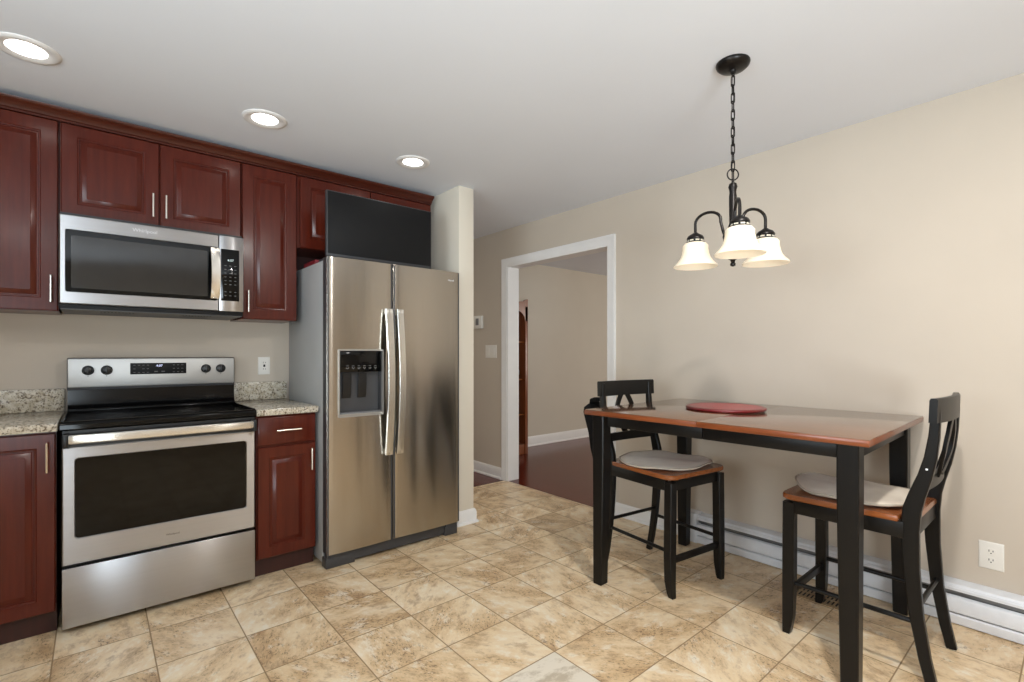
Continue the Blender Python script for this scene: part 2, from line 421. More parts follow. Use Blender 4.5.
# ------------------------------------------------------------------ cabinets
def raised_door(x0, x1, z0, z1, yf, th=0.02, fr=0.058):
    """raised-panel door facing -y"""
    m = MB(); rings = []
    for ins, dep in ((0, th), (0, 0.003), (0.003, 0), (fr, 0), (fr+0.003, 0.004), (fr+0.008, 0.005), (fr+0.010, 0.012), (fr+0.015, 0.012), (fr+0.019, 0.009), (fr+0.034, 0.002), (fr+0.036, 0.0005)):
        rings.append([(x0+ins, yf+dep, z0+ins), (x1-ins, yf+dep, z0+ins), (x1-ins, yf+dep, z1-ins), (x0+ins, yf+dep, z1-ins)])
    return m.loft(rings)
def slab_front(x0, x1, z0, z1, yf, th=0.02):
    m = MB(); rings = []
    for ins, dep in ((0, th), (0, 0.006), (0.004, 0.003), (0.012, 0.002), (0.016, 0)):
        rings.append([(x0+ins, yf+dep, z0+ins), (x1-ins, yf+dep, z0+ins), (x1-ins, yf+dep, z1-ins), (x0+ins, yf+dep, z1-ins)])
    return m.loft(rings)
def pull(a, b, yf, r=0.005, off=0.028):
    """bar pull between two points of the door face (x, z)"""
    m = MB(); A = Vector((a[0], yf-off, a[1])); B = Vector((b[0], yf-off, b[1])); d = (B-A).normalized()
    m.tube([A, A+d*0.001, B-d*0.001, B], [r*0.8, r, r, r*0.8], 10)
    for P in (A+d*0.018, B-d*0.018): m.tube([P, P+Vector((0, off, 0))], r*0.7, 8)
    return m
DF = 3.19      # upper door face
def upper(label, x0, x1, z0, z1, doors):
    t = thing('wall_cabinet', label, 'cabinet', ((x0+x1)/2, 3.36, z0), 0, 'cherry wall cabinets')
    MB().box(x0, x1, DF+0.021, YB-0.002, z0, z1).build('body', M['cherry'], t)
    for (a, b, hx, hz0, hz1) in doors:
        d = raised_door(a, b, z0+0.002, z1-0.003, DF).build('door', M['cherry'], t)
        pull((hx, hz0), (hx, hz1), DF).build('handle', M['nickel'], d)
    return t
UT = 2.335
upper('tall cherry wall cabinet at the far left, beside the microwave', -0.60, -0.133, 1.425, UT, [(-0.597, -0.136, -0.158, 1.465, 1.592)])
upper('short two-door cherry cabinet directly above the microwave', -0.130, 0.648, 1.887, UT, [(-0.124, 0.2585, 0.232, 1.935, 2.060), (0.2635, 0.644, 0.288, 1.935, 2.060)])
upper('tall narrow cherry wall cabinet between microwave and refrigerator', 0.651, 0.958, 1.425, UT, [(0.654, 0.955, 0.681, 1.464, 1.592)])
t = upper('short cherry cabinet above the refrigerator, behind the television', 0.961, 1.92, 1.887, UT, [(0.978, 1.438, 1.41, 1.93, 2.055), (1.443, 1.915, 1.47, 1.93, 2.055)])
MB().box(0.961, 1.92, 3.505, YB-0.0015, 1.70, 1.8865).build('back_panel', M['cherry_dark'], t)  # added dark sheet standing in for the shade above the refrigerator
# crown moulding
m = MB(); pr = [(0, UT+0.001), (0.012, UT+0.001), (0.012, UT+0.010), (0.020, UT+0.013), (0.024, UT+0.022), (0.040, UT+0.036), (0.046, UT+0.040), (0.052, UT+0.045), (0.055, UT+0.055), (0, UT+0.055)]
m.loft([[(x, DF+0.012-o, z) for o, z in pr] for x in (-0.60, 1.92)])
m.box(-0.60, 1.92, DF+0.012, YB-0.002, UT+0.001, UT+0.055)
tag(recentre(m.build('crown_molding', M['cherry_h'])), 'long cherry crown molding running along the top of the wall cabinets', 'molding')

BF = 2.90      # base door face
t = thing('base_cabinet', 'cherry base cabinet left of the range under granite', 'cabinet', (-0.44, 3.2, 0), 0, 'cherry base cabinets')
MB().box(-0.75, -0.128, BF+0.021, YB-0.02, 0.10, 0.884).build('body', M['cherry'], t)
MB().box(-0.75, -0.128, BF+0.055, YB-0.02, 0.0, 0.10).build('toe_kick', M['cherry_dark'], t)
d = raised_door(-0.592, -0.131, 0.105, 0.876, BF).build('door', M['cherry'], t)
pull((-0.157, 0.712), (-0.157, 0.840), BF).build('handle', M['nickel'], d)
d = raised_door(-0.75, -0.597, 0.105, 0.876, BF, fr=0.04).build('door', M['cherry'], t)
pull((-0.617, 0.712), (-0.617, 0.840), BF).build('handle', M['nickel'], d)
t = thing('base_cabinet', 'narrow cherry base cabinet with drawer between range and refrigerator', 'cabinet', (0.82, 3.2, 0), 0, 'cherry base cabinets')
MB().box(0.662, 0.979, BF+0.021, YB-0.02, 0.10, 0.884).build('body', M['cherry'], t)
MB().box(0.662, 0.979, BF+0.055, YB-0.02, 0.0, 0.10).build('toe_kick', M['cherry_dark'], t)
d = slab_front(0.668, 0.973, 0.722, 0.874, BF).build('drawer', M['cherry'], t)
pull((0.757, 0.800), (0.888, 0.800), BF).build('handle', M['nickel'], d)
d = raised_door(0.668, 0.973, 0.108, 0.710, BF).build('door', M['cherry'], t)
pull((0.945, 0.560), (0.945, 0.684), BF).build('handle', M['nickel'], d)

def counter(label, x0, x1):
    t = thing('countertop', label, 'countertop', ((x0+x1)/2, 3.2, 0.885), 0, 'granite countertops')
    MB().box(x0, x1, 2.875, YB-0.003, 0.8855, 0.922, 0.006).build('slab', M['granite'], t)
    MB().box(x0, x1, YB-0.026, YB-0.003, 0.9225, 1.038, 0.003).build('backsplash', M['granite'], t)
counter('speckled granite countertop with low backsplash, left of the range', -0.75, -0.122)
counter('short speckled granite countertop with low backsplash, right of the range', 0.656, 0.983)

# ------------------------------------------------------------------ range
SX0, SX1 = -0.112, 0.649
t = thing('stove', 'freestanding stainless steel electric range with black glass cooktop', 'stove', ((SX0+SX1)/2, 3.18, 0))
MB().box(SX0+0.003, SX1-0.003, 2.905, 3.49, 0.045, 0.884).build('body', M['black_plastic'], t)
for x in (SX0+0.06, SX1-0.06):
    for y in (2.96, 3.42): MB().lathe([(0.018, 0), (0.02, 0.004), (0.012, 0.012), (0.012, 0.046)], (x, y, 0), 16, cap=True).build('foot', M['black_plastic'], t)
c = MB()   # cooktop: framed, rounded front lip
c.loft([[(x, 2.862, 0.888), (x, 2.856, 0.894), (x, 2.856, 0.912), (x, 2.862, 0.920), (x, 2.876, 0.926), (x, 2.886, 0.926), (x, 2.890, 0.924), (x, 3.385, 0.924), (x, 3.385, 0.888)] for x in (SX0-0.003, SX1+0.003)])
ck = c.build('cooktop', M['glass_black'], t)
r_ = MB()
for x in (SX0-0.002, SX1-0.010): r_.box(x, x+0.012, 2.88, 3.385, 0.924, 0.930, 0.002)
r_.box(SX0+0.01, SX1-0.01, 3.373, 3.385, 0.924, 0.930, 0.002)
r_.build('cooktop_rim', M['black_enamel'], ck)
for bx, by, br in ((0.08, 3.02, 0.11), (0.46, 3.02, 0.085), (0.08, 3.26, 0.075), (0.46, 3.26, 0.105)):
    MB().lathe([(br-0.0025, 0.9243), (br, 0.9244), (br+0.0025, 0.9243)], (bx, by, 0), 40).lathe([(br*0.62-0.002, 0.9243), (br*0.62, 0.9244), (br*0.62+0.002, 0.9243)], (bx, by, 0), 40).build('burner_ring', M['burner'], ck)
# oven door: steel frame round a dark window
OY = 2.86
od = MB()
wx0, wx1, wz0, wz1 = -0.069, 0.607, 0.412, 0.767
dz0, dz1 = 0.303, 0.814
def ring8(x0, x1, z0, z1, y, r=0.012, k=4):
    pts = []
    for cx_, cz_, a0 in ((x1-r, z1-r, 0), (x0+r, z1-r, 90), (x0+r, z0+r, 180), (x1-r, z0+r, 270)):
        for i in range(k+1):
            a = math.radians(a0+90*i/k); pts.append((cx_+r*math.cos(a), y, cz_+r*math.sin(a)))
    return pts
od.loft([ring8(SX0+0.004, SX1-0.004, dz0, dz1, OY+0.042, 0.004), ring8(SX0+0.004, SX1-0.004, dz0, dz1, OY+0.004, 0.004), ring8(SX0+0.008, SX1-0.008, dz0+0.004, dz1-0.004, OY, 0.004),
         ring8(wx0, wx1, wz0, wz1, OY, 0.014), ring8(wx0+0.003, wx1-0.003, wz0+0.003, wz1-0.003, OY+0.004, 0.013), ring8(wx0+0.003, wx1-0.003, wz0+0.003, wz1-0.003, OY+0.042, 0.013)], closed=True)
dr = od.build('oven_door', M['steel_h'], t)
MB().box(wx0+0.001, wx1-0.001, OY+0.006, OY+0.03, wz0+0.001, wz1-0.001).build('oven_window', M['glass_oven'], dr)
h = MB(); hx = [(-0.086, 2.812), (-0.07, 2.808), (0.1, 2.806), (0.44, 2.806), (0.61, 2.808), (0.626, 2.812)]
h.loft([[(x, y, 0.834), (x, y-0.004, 0.838), (x, y-0.006, 0.852), (x, y-0.004, 0.868), (x, y, 0.872), (x, y+0.016, 0.870), (x, y+0.016, 0.836)] for x, y in hx])
h.build('handle', M['steel_handle'], dr)
e = MB()
for a, b in ((-0.105, -0.087), (0.627, 0.645)): e.box(a, b, 2.812, 2.868, 0.818, 0.876, 0.004)
e.box(-0.104, 0.645, 2.864, 2.90, 0.8155, 0.886)
e.build('handle_bracket', M['black_plastic'], dr)
MB().text('Whirlpool', 0.013, face_y(0.286, OY-0.0005, 0.354)).build('badge', M['print_dark'], dr)
# drawer
MB().box(SX0+0.003, SX1-0.003, OY, OY+0.04, 0.030, 0.290, 0.004).build('storage_drawer', M['steel_h'], t)
# backguard
bg = MB(); k0 = [(3.395, 0.888), (3.395, 0.935), (3.415, 0.955), (3.415, 1.042), (3.490, 1.042), (3.490, 0.888)]
bg.loft([[(x, y, z) for y, z in k0] for x in (SX0+0.004, SX1+0.004)])
bk = bg.build('backguard', M['black_enamel'], t)
pn = MB(); pn.box(SX0+0.004, SX1+0.004, 3.405, 3.490, 1.044, 1.196, 0.006); pn.build('control_panel', M['steel_panel'], t)
pn = MB(); pn.box(SX0+0.001, SX1+0.007, 3.412, 3.492, 1.030, 1.200, 0.006); pn.build('panel_surround', M['dark_grey'], t)
for x in (-0.028, 0.048, 0.503, 0.580):
    kb = MB(); kb.lathe([(0.025, 0), (0.025, -0.006), (0.021, -0.010), (0.019, -0.024), (0.016, -0.026), (0.0005, -0.026)], (x, 3.405, 1.134), 28, 'y')
    kb.box(x-0.004, x+0.004, 3.371, 3.381, 1.113, 1.155, 0.002)
    kn = kb.build('knob', M['black_plastic'], t)
    MB().box(x-0.0012, x+0.0012, 3.4035, 3.405, 1.100, 1.107).build('pointer_mark', M['print_dark'], kn)
ds = MB().box(0.147, 0.405, 3.401, 3.407, 1.108, 1.170, 0.002).build('display', M['black_matte'], t)
MB().text('4:07', 0.017, face_y(0.277, 3.4006, 1.154)).build('clock_digits', M['clock'], ds)
def key(x, y, z, w2, h2, parent): MB().box(x-w2, x+w2, y, y+0.001, z-h2, z+h2).build('button', M['print_grey'], parent)
for x in (0.165, 0.185, 0.205, 0.225, 0.345, 0.365, 0.385):
    for z in (1.118, 1.138, 1.158):
        if (x, z) != (0.185, 1.138): key(x, 3.4004, z, 0.005, 0.0012, ds)
for x in (0.262, 0.295): key(x, 3.4004, 1.122, 0.008, 0.002, ds)

# ------------------------------------------------------------------ microwave
MX0, MX1, MY, MZ0, MZ1 = -0.126, 0.634, 3.07, 1.455, 1.868
t = thing('microwave', 'stainless over-the-range microwave mounted under the cherry cabinet', 'microwave', ((MX0+MX1)/2, 3.3, 1.43))
MB().box(MX0+0.002, MX1-0.002, MY+0.033, YB-0.003, MZ0-0.022, 1.884).build('body', M['black_plastic'], t)
v = MB().box(MX0+0.004, MX1-0.004, MY+0.010, MY+0.4, MZ0-0.026, MZ0-0.0225)
for x in (0.02, 0.36):
    for i in range(10): v.box(x+i*0.014, x+i*0.014+0.007, MY+0.10, MY+0.30, MZ0-0.028, MZ0-0.026)
v.build('vent_grille', M['dark_grey'], t)
MB().box(MX0, MX1, MY+0.012, MY+0.045, MZ0-0.0225, MZ0-0.002, 0.002).build('bottom_lip', M['black_matte'], t)
gx0, gx1, gz0, gz1 = -0.106, 0.508, 1.509, 1.802
dm = MB(); dx1 = 0.5115
dm.loft([ring8(MX0, dx1, MZ0, MZ1, MY+0.032, 0.003), ring8(MX0, dx1, MZ0, MZ1, MY+0.004, 0.003), ring8(MX0+0.004, dx1-0.001, MZ0+0.004, MZ1-0.004, MY, 0.003),
         ring8(gx0, gx1, gz0, gz1, MY, 0.008), ring8(gx0+0.002, gx1-0.002, gz0+0.002, gz1-0.002, MY+0.003, 0.007), ring8(gx0+0.002, gx1-0.002, gz0+0.002, gz1-0.002, MY+0.032, 0.007)], closed=True)
dr = dm.build('door', M['steel_h'], t)
MB().box(gx0+0.001, gx1-0.001, MY+0.004, MY+0.028, gz0+0.001, gz1-0.001).build('door_glass', M['glass_black'], dr)
wd = MB()   # perforated see-through area, sloping in to the cavity
wd.loft([ring8(-0.085, 0.462, 1.530, 1.775, MY+0.0036, 0.006), ring8(-0.055, 0.425, 1.552, 1.752, MY+0.0030, 0.006)], cap=False)
bmesh.ops.contextual_create(wd.bm, geom=[e for e in wd.bm.edges if e.is_boundary and all(abs(v.co.y-(MY+0.0030)) < 1e-5 for v in e.verts)])
wd.build('door_window', M['mw_glass'], dr)
hd = MB(); n = 14; path = []; 
for i in range(n+1):
    a = i/n; path.append((0.4935, MY-0.014-0.034*math.sin(PI*a)**0.8, 1.522+0.268*a))
hd.bar(path, 0.042, 0.010, (1, 0, 0))
for z in (1.532, 1.780): hd.box(0.484, 0.503, MY-0.022, MY+0.004, z-0.010, z+0.010, 0.002)
hd.build('handle', M['steel_handle'], dr)
MB().text('Whirlpool', 0.024, face_y(0.192, MY-0.0005, 1.836)).build('badge', M['print_light'], dr)
cp = MB(); cp.box(0.5145, MX1, MY, MY+0.032, MZ0, MZ1, 0.003); cp.build('control_frame', M['steel_h'], t)
kp = MB().box(0.524, 0.613, MY-0.002, MY+0.004, 1.512, 1.796, 0.002).build('control_panel', M['glass_black'], t)
MB().text('4:07', 0.018, face_y(0.570, MY-0.0026, 1.735)).build('timer_digits', M['clock_green'], kp)
for r in range(9):
    for cix in range(3):
        if r != 6: key(0.545+cix*0.024, MY-0.0026, 1.705-r*0.0205, 0.005, 0.0014, kp)

# ------------------------------------------------------------------ refrigerator
FX0, FX1, FY = 0.992, 1.884, 2.76
t = thing('refrigerator', 'side-by-side stainless steel refrigerator with dispenser and grey sides', 'refrigerator', ((FX0+FX1)/2, 3.15, 0))
MB().box(FX0+0.003, FX1-0.003, 2.845, 3.49, 0.02, 1.757, 0.004).build('body', M['fridge_side'], t)
MB().box(FX0+0.01, FX1-0.01, 2.800, 2.844, 0.012, 0.080, 0.003).build('base_grille', M['dark_grey'], t)
for a, b in ((FX0+0.002, FX0+0.17), (FX1-0.10, FX1-0.002)): MB().box(a, b, 2.79, 2.86, 0.0, 0.060, 0.004).box(a+0.004, b-0.004, 2.785, 2.81, 0.060, 0.078, 0.003).build('roller_cover', M['dark_grey'], t)
for x in (FX0+0.045, FX1-0.045): MB().box(x-0.035, x+0.035, 2.785, 2.93, 1.7575, 1.774, 0.005).build('hinge_cover', M['dark_grey'], t)
FZ0, FZ1, SEAM = 0.086, 1.770, 1.3925
hx0, hx1, hz0, hz1 = 1.056, 1.324, 0.868, 1.243      # dispenser opening
def door(x0, x1, hole=None):
    core = MB()
    if hole is None: core.box(x0+0.001, x1-0.001, FY+0.008, 2.838, FZ0+0.001, FZ1-0.001, 0.003)
    else:
        a, b, c_, d_ = hole
        core.box(x0+0.001, a, FY+0.008, 2.838, FZ0+0.001, FZ1-0.001).box(b, x1-0.001, FY+0.008, 2.838, FZ0+0.001, FZ1-0.001)
        core.box(a, b, FY+0.008, 2.838, FZ0+0.001, c_).box(a, b, FY+0.008, 2.838, d_, FZ1-0.001).box(a, b, 2.825, 2.838, c_, d_)
    dr = core.build('door', M['dark_grey'], t)
    sk = MB(); xs = [x0+(x1-x0)*i/24 for i in range(25)]; zs = [FZ0, FZ1]
    if hole: xs = sorted(set([x for x in xs if not any(abs(x-q) < 0.006 for q in hole[:2])]+list(hole[:2]))); zs = sorted(zs+list(hole[2:]))
    bulge = lambda x: FY + 0.007*((2*(x-x0)/(x1-x0)-1)**2) + (0.004 if x in (xs[0], xs[-1]) else 0)
    V = {(i, j): sk.bm.verts.new((x, bulge(x), z)) for i, x in enumerate(xs) for j, z in enumerate(zs)}
    for i in range(len(xs)-1):
        for j in range(len(zs)-1):
            if hole and hole[0]-1e-6 <= xs[i] < hole[1]-1e-6 and hole[2]-1e-6 <= zs[j] < hole[3]-1e-6: continue
            sk.bm.faces.new((V[i, j], V[i+1, j], V[i+1, j+1], V[i, j+1]))
    ed = [e for e in sk.bm.edges if e.is_boundary]
    g = bmesh.ops.extrude_edge_only(sk.bm, edges=ed)
    for v_ in [q for q in g['geom'] if isinstance(q, bmesh.types.BMVert)]: v_.co.y = FY+0.020
    sk.build('door_skin', M['steel_v'], dr, label='brushed stainless door front')
    return dr
ld = door(FX0, SEAM-0.004, (hx0, hx1, hz0, hz1))
rd = door(SEAM+0.004, FX1)
def fhandle(x, parent):
    m = MB(); n = 24; path = []
    for i in range(n+1):
        a = i/n; path.append((x, 2.742-0.036*math.sin(PI*a), 0.612+0.880*a))
    m.bar(path, 0.044, 0.018, (1, 0, 0))
    for z in (0.630, 1.474): m.box(x-0.014, x+0.014, 2.740, 2.765, z-0.016, z+0.016, 0.004)
    m.build('handle', M['steel_handle'], parent)
fhandle(1.354, ld); fhandle(1.427, rd)
# dispenser
dp = MB(); dp.loft([ring8(hx0-0.004, hx1+0.004, hz0-0.012, hz1+0.005, FY+0.016, 0.008), ring8(hx0-0.004, hx1+0.004, hz0-0.012, hz1+0.005, FY-0.004, 0.008), ring8(hx0+0.004, hx1-0.004, hz0+0.006, hz1-0.004, FY-0.004, 0.006), ring8(hx0+0.004, hx1-0.004, hz0+0.006, hz1-0.004, FY+0.016, 0.006)], closed=True)
dp.build('dispenser_frame', M['frame_steel'], ld)
dc = MB(); dc.box(hx0+0.002, hx1-0.002, FY+0.050, FY+0.060, hz0+0.002, 1.115); dc.box(hx0+0.002, hx0+0.009, FY+0.012, FY+0.05, hz0+0.002, 1.115); dc.box(hx1-0.009, hx1-0.002, FY+0.012, FY+0.05, hz0+0.002, 1.115)
dc.build('dispenser_cavity', M['dark_grey'], ld)
cpn = MB().box(hx0+0.006, hx1-0.006, FY+0.006, FY+0.05, 1.115, hz1-0.004, 0.004).build('dispenser_panel', M['glass_black'], ld)
mk = MB()
for i, x in enumerate((1.108, 1.142, 1.176, 1.210, 1.244, 1.278)):
    mk.bar([(x-0.008, FY+0.0054, 1.140+0.004*(i % 2)), (x, FY+0.0054, 1.134), (x+0.008, FY+0.0054, 1.142)], 0.0006, 0.004, (0, -1, 0))
    mk.box(x-0.007, x+0.007, FY+0.0050, FY+0.006, 1.150, 1.1525)
mk.build('panel_print', M['print_grey'], ld)
for x in (1.115, 1.208):
    MB().bar([(x, FY+0.030, 1.110), (x, FY+0.030, 1.06), (x, FY+0.036, 0.985), (x, FY+0.044, 0.965)], 0.052, 0.008, (1, 0, 0)).build('dispenser_paddle', M['black_plastic'], ld)
MB().box(hx0+0.010, hx1-0.010, FY+0.004, FY+0.05, hz0+0.002, hz0+0.014, 0.003).build('drip_tray', M['mid_grey'], ld)
MB().text('Whirlpool', 0.017, face_y(1.800, FY-0.0008+0.004, 1.712)).build('badge', M['print_light'], rd)

# things on the refrigerator
t = thing('television', 'flat black television standing on top of the refrigerator', 'television', (1.394, 2.95, 1.775))
TX0, TX1, TZ0, TZ1, TY = 1.038, 1.748, 1.800, 2.190, 2.905
MB().box(TX0, TX1, TY, TY+0.028, TZ0, TZ1, 0.004).box(TX0+0.12, TX1-0.12, TY+0.028, TY+0.055, TZ0+0.03, TZ0+0.26, 0.012).build('casing', M['dark_grey'], t)
MB().box(TX0+0.006, TX1-0.006, TY-0.002, TY+0.002, TZ0+0.016, TZ1-0.006, 0.001).build('screen', M['black_matte'], t)
for x in (TX0+0.15, TX1-0.15): MB().box(x-0.012, x+0.012, TY-0.05, TY+0.13, 1.7750, 1.783, 0.003).box(x-0.010, x+0.010, TY+0.006, TY+0.026, 1.782, 1.808).build('foot', M['black_plastic'], t)
MB().lathe([(0.004, 0), (0.004, 0.003), (0.0005, 0.003)], (TX1, TY+0.012, 1.985), 12, 'x').build('side_button', M['print_light'], t)
tag(recentre(MB().box(1.000, 1.100, 2.99, 3.20, 1.7575, 1.785, 0.004).build('box', M['red_card'])), 'small red box lying on the refrigerator beside the television', 'box')

# ------------------------------------------------------------------ electrical fittings
def duplex(t, ax, c):
    """receptacle faces; ax maps (u, out, z) to world"""
    for dz in (-0.0195, 0.0195):
        f = MB(); pts = []
        for i in range(24):
            a = 2*PI*i/24; pts.append((0.0165*max(-0.82, min(0.82, math.cos(a)))/0.82*0.95, 0.0145*math.sin(a)))
        f.loft([[ax(u, 0.004, z+dz) for u, z in pts], [ax(u, 0.0078, z+dz) for u, z in pts]])
        f = f.build('receptacle', M['white_plastic'], t)
        s = MB()
        for u, hh in ((-0.0065, 0.0045), (0.0065, 0.0038)):
            s.loft([[ax(u+q*0.0013, o, dz+0.003+r*hh) for q, r in ((-1,-1),(1,-1),(1,1),(-1,1))] for o in (0.0070, 0.0081)])
        s.loft([[ax(0.0026*math.cos(2*PI*i/10), o, dz-0.0075+0.0026*math.sin(2*PI*i/10)) for i in range(10)] for o in (0.0070, 0.0081)])
        s.build('slots', M['slot'], f)
def plate(t, ax, hw, hh):
    m = MB(); m.loft([[ax(u*(hw-i), o, z*(hh-i)) for u, z in ((-1,-1),(1,-1),(1,1),(-1,1))] for i, o in ((0, 0.0002), (0, 0.002), (0.004, 0.0055), (0.006, 0.006))])
    return m.build('plate', M['white_plastic'], t)
t = thing('wall_outlet', 'white duplex outlet low on the beige wall by the right chair', 'outlet', (XR, 0.280, 0.268))
ax = lambda u, o, z: (XR-o, 0.280-u, 0.328+z)
plate(t, ax, 0.041, 0.060); duplex(t, ax, None)
t = thing('wall_outlet', 'white outlet on the wall above the short granite countertop', 'outlet', (0.848, YB, 1.085))
ax = lambda u, o, z: (0.848+u, YB-o, 1.143+z)
plate(t, ax, 0.036, 0.058)
m = MB(); m.loft([[ax(u*0.017, o, z*0.034) for u, z in ((-1,-1),(1,-1),(1,1),(-1,1))] for o in (0.004, 0.0085)]); f = m.build('receptacle', M['white_plastic'], t)
s = MB()
for dz in (-0.021, 0.021):
    for u in (-0.006, 0.006): s.loft([[ax(u+q*0.0013, o, dz+r*0.0042) for q, r in ((-1,-1),(1,-1),(1,1),(-1,1))] for o in (0.0075, 0.0088)])
for u in (0,): s.loft([[ax(u+q*0.006, o, r*0.008) for q, r in ((-1,-1),(1,-1),(1,1),(-1,1))] for o in (0.0075, 0.0088)])
s.build('slots', M['slot'], f)
t = thing('light_switch', 'white double switch plate on the hall wall beside the doorway', 'switch', (XR, 3.875, 1.18))
ax = lambda u, o, z: (XR-o, 3.875-u, 1.245+z)
plate(t, ax, 0.090, 0.064)
for u0 in (-0.042, 0.042):
    m = MB(); m.loft([[ax(u0+u*0.018, o, z*0.034) for u, z in ((-1,-1),(1,-1),(1,1),(-1,1))] for o in (0.004, 0.0085)]); m.build('rocker', M['white_plastic'], t)
t = thing('thermostat', 'small beige thermostat high on the hall wall', 'thermostat', (XR, 4.07, 1.475))
MB().box(XR-0.03, XR-0.0005, 4.00, 4.135, 1.480, 1.612, 0.006).build('cover', M['white_plastic'], t)
MB().box(XR-0.032, XR-0.028, 4.045, 4.095, 1.515, 1.585, 0.002).build('display', M['mid_grey'], t)

# ------------------------------------------------------------------ baseboard heater
t = thing('baseboard_heater', 'long white electric baseboard heater along the beige wall', 'heater', (XR, 0.3, 0))
hy0, hy1 = -0.6, 1.725
def ext(prof, y0, y1): return MB().loft([[(XR-o, y, z) for o, z in prof] for y in (y0, y1)])
ext([(0.001, 0.010), (0.012, 0.010), (0.012, 0.172), (0.060, 0.168), (0.066, 0.163), (0.066, 0.152), (0.062, 0.152), (0.062, 0.160), (0.05, 0.178), (0.004, 0.188), (0.001, 0.188)], hy0, hy1-0.09).build('back_and_top', M['heater'], t)
ext([(0.050, 0.052), (0.066, 0.056), (0.067, 0.062), (0.067, 0.116), (0.064, 0.122), (0.050, 0.128)], hy0, hy1-0.09).build('front_panel', M['heater'], t)
ext([(0.030, 0.004), (0.062, 0.004), (0.064, 0.010), (0.064, 0.042), (0.058, 0.048), (0.030, 0.048)], hy0, hy1-0.09).build('bottom_lip', M['heater'], t)
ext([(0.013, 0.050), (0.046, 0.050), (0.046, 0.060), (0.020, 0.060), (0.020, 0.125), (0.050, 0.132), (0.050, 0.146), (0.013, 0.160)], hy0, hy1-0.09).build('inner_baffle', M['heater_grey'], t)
ext([(0.001, 0.002), (0.069, 0.002), (0.070, 0.006), (0.070, 0.162), (0.055, 0.184), (0.003, 0.193), (0.001, 0.193)], hy1-0.09, hy1).build('end_cap', M['heater'], t)

# floor register under the right chair
t = thing('floor_register', 'tan metal floor vent set in the tile under the right chair', 'vent', (2.79, 0.86, 0))
RG = (2.70, 2.84, 0.70, 0.985)
rg = MB(); x0, x1, y0, y1 = RG
rg.box(x0, x1, y0, y0+0.014, 0, 0.005).box(x0, x1, y1-0.014, y1, 0, 0.005).box(x0, x0+0.016, y0, y1, 0, 0.005).box(x1-0.016, x1, y0, y1, 0, 0.005).box((x0+x1)/2-0.005, (x0+x1)/2+0.005, y0, y1, 0, 0.005)
y = y0+0.014
while y < y1-0.02: rg.box(x0+0.01, x1-0.01, y+0.010, y+0.018, 0, 0.0045); y += 0.018
rg.build('grille', M['brass_reg'], t)
MB().box(x0+0.01, x1-0.01, y0+0.01, y1-0.01, 0.0002, 0.0015).build('duct_shadow', M['slot'], t)  # thin black sheet, the shade below the grille put in as colour
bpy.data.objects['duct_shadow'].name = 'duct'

# ------------------------------------------------------------------ table
t = thing('dining_table', 'counter-height rectangular table with brown top and black legs', 'table', (2.479, 1.119, 0), 0.024)
TW, TL = 0.490, 0.625      # half sizes
def tbox(name, mat, *b, bev=0.002, parent=None, label=None): return MB().box(*b, bev).build(name, mat, parent or t, local=True, label=label)
for a, b in ((-TL, -0.0008), (0.0008, TL)):
    tp = tbox('tabletop_half', M['table_top'], -TW+0.002, TW-0.002, a+(0.002 if a < -0.1 else 0), b-(0.002 if b > 0.1 else 0), 0.9235, 0.927, bev=0.001)
    MB().box(-TW, TW, a, b, 0.901, 0.924, 0.003).build('edge', M['table_edge'], tp, local=True)
LX, LY = TW-0.082, TL-0.076
for sx in (-1, 1):
    for sy in (-1, 1):
        m = MB(); rings = []
        for z, wd_ in ((0.0, 0.026), (0.004, 0.028), (0.3, 0.031), (0.72, 0.035), (0.9, 0.035)):
            cxx, cyy = sx*(LX + (0.035-wd_)*0.7), sy*(LY + (0.035-wd_)*0.7) + (0.024 if (sx < 0 and sy > 0) else 0)
            rings.append([(cxx+p*wd_, cyy+r*wd_, z) for p, r in ((-1,-0.88),(-0.88,-1),(0.88,-1),(1,-0.88),(1,0.88),(0.88,1),(-0.88,1),(-1,0.88))])
        m.loft(rings).build('leg', M['black_wood'], t, local=True)
for sx in (-1, 1):
    for a, b in ((-LY+0.03, -0.002), (0.002, LY-0.03)): tbox('apron', M['black_wood'], sx*(LX+0.012)-0.011, sx*(LX+0.012)+0.011, a, b, 0.842, 0.9005)
for sy in (-1, 1): tbox('apron', M['black_wood'], -LX+0.03, LX-0.03, sy*(LY+0.012)-0.011, sy*(LY+0.012)+0.011, 0.842, 0.9005)

# red disc
t = thing('serving_board', 'round flat red board lying on the table top', 'serving board', (2.535, 1.245, 0.927))
MB().lathe([(0.0005, 0.001), (0.186, 0.001), (0.194, 0.004), (0.197, 0.010), (0.195, 0.016), (0.188, 0.019), (0.176, 0.018)], seg=64).build('rim', M['red_rim'], t, local=True)
MB().lathe([(0.178, 0.004), (0.177, 0.0175), (0.150, 0.0165), (0.0005, 0.0165)], seg=64).build('face', M['red'], t, local=True)

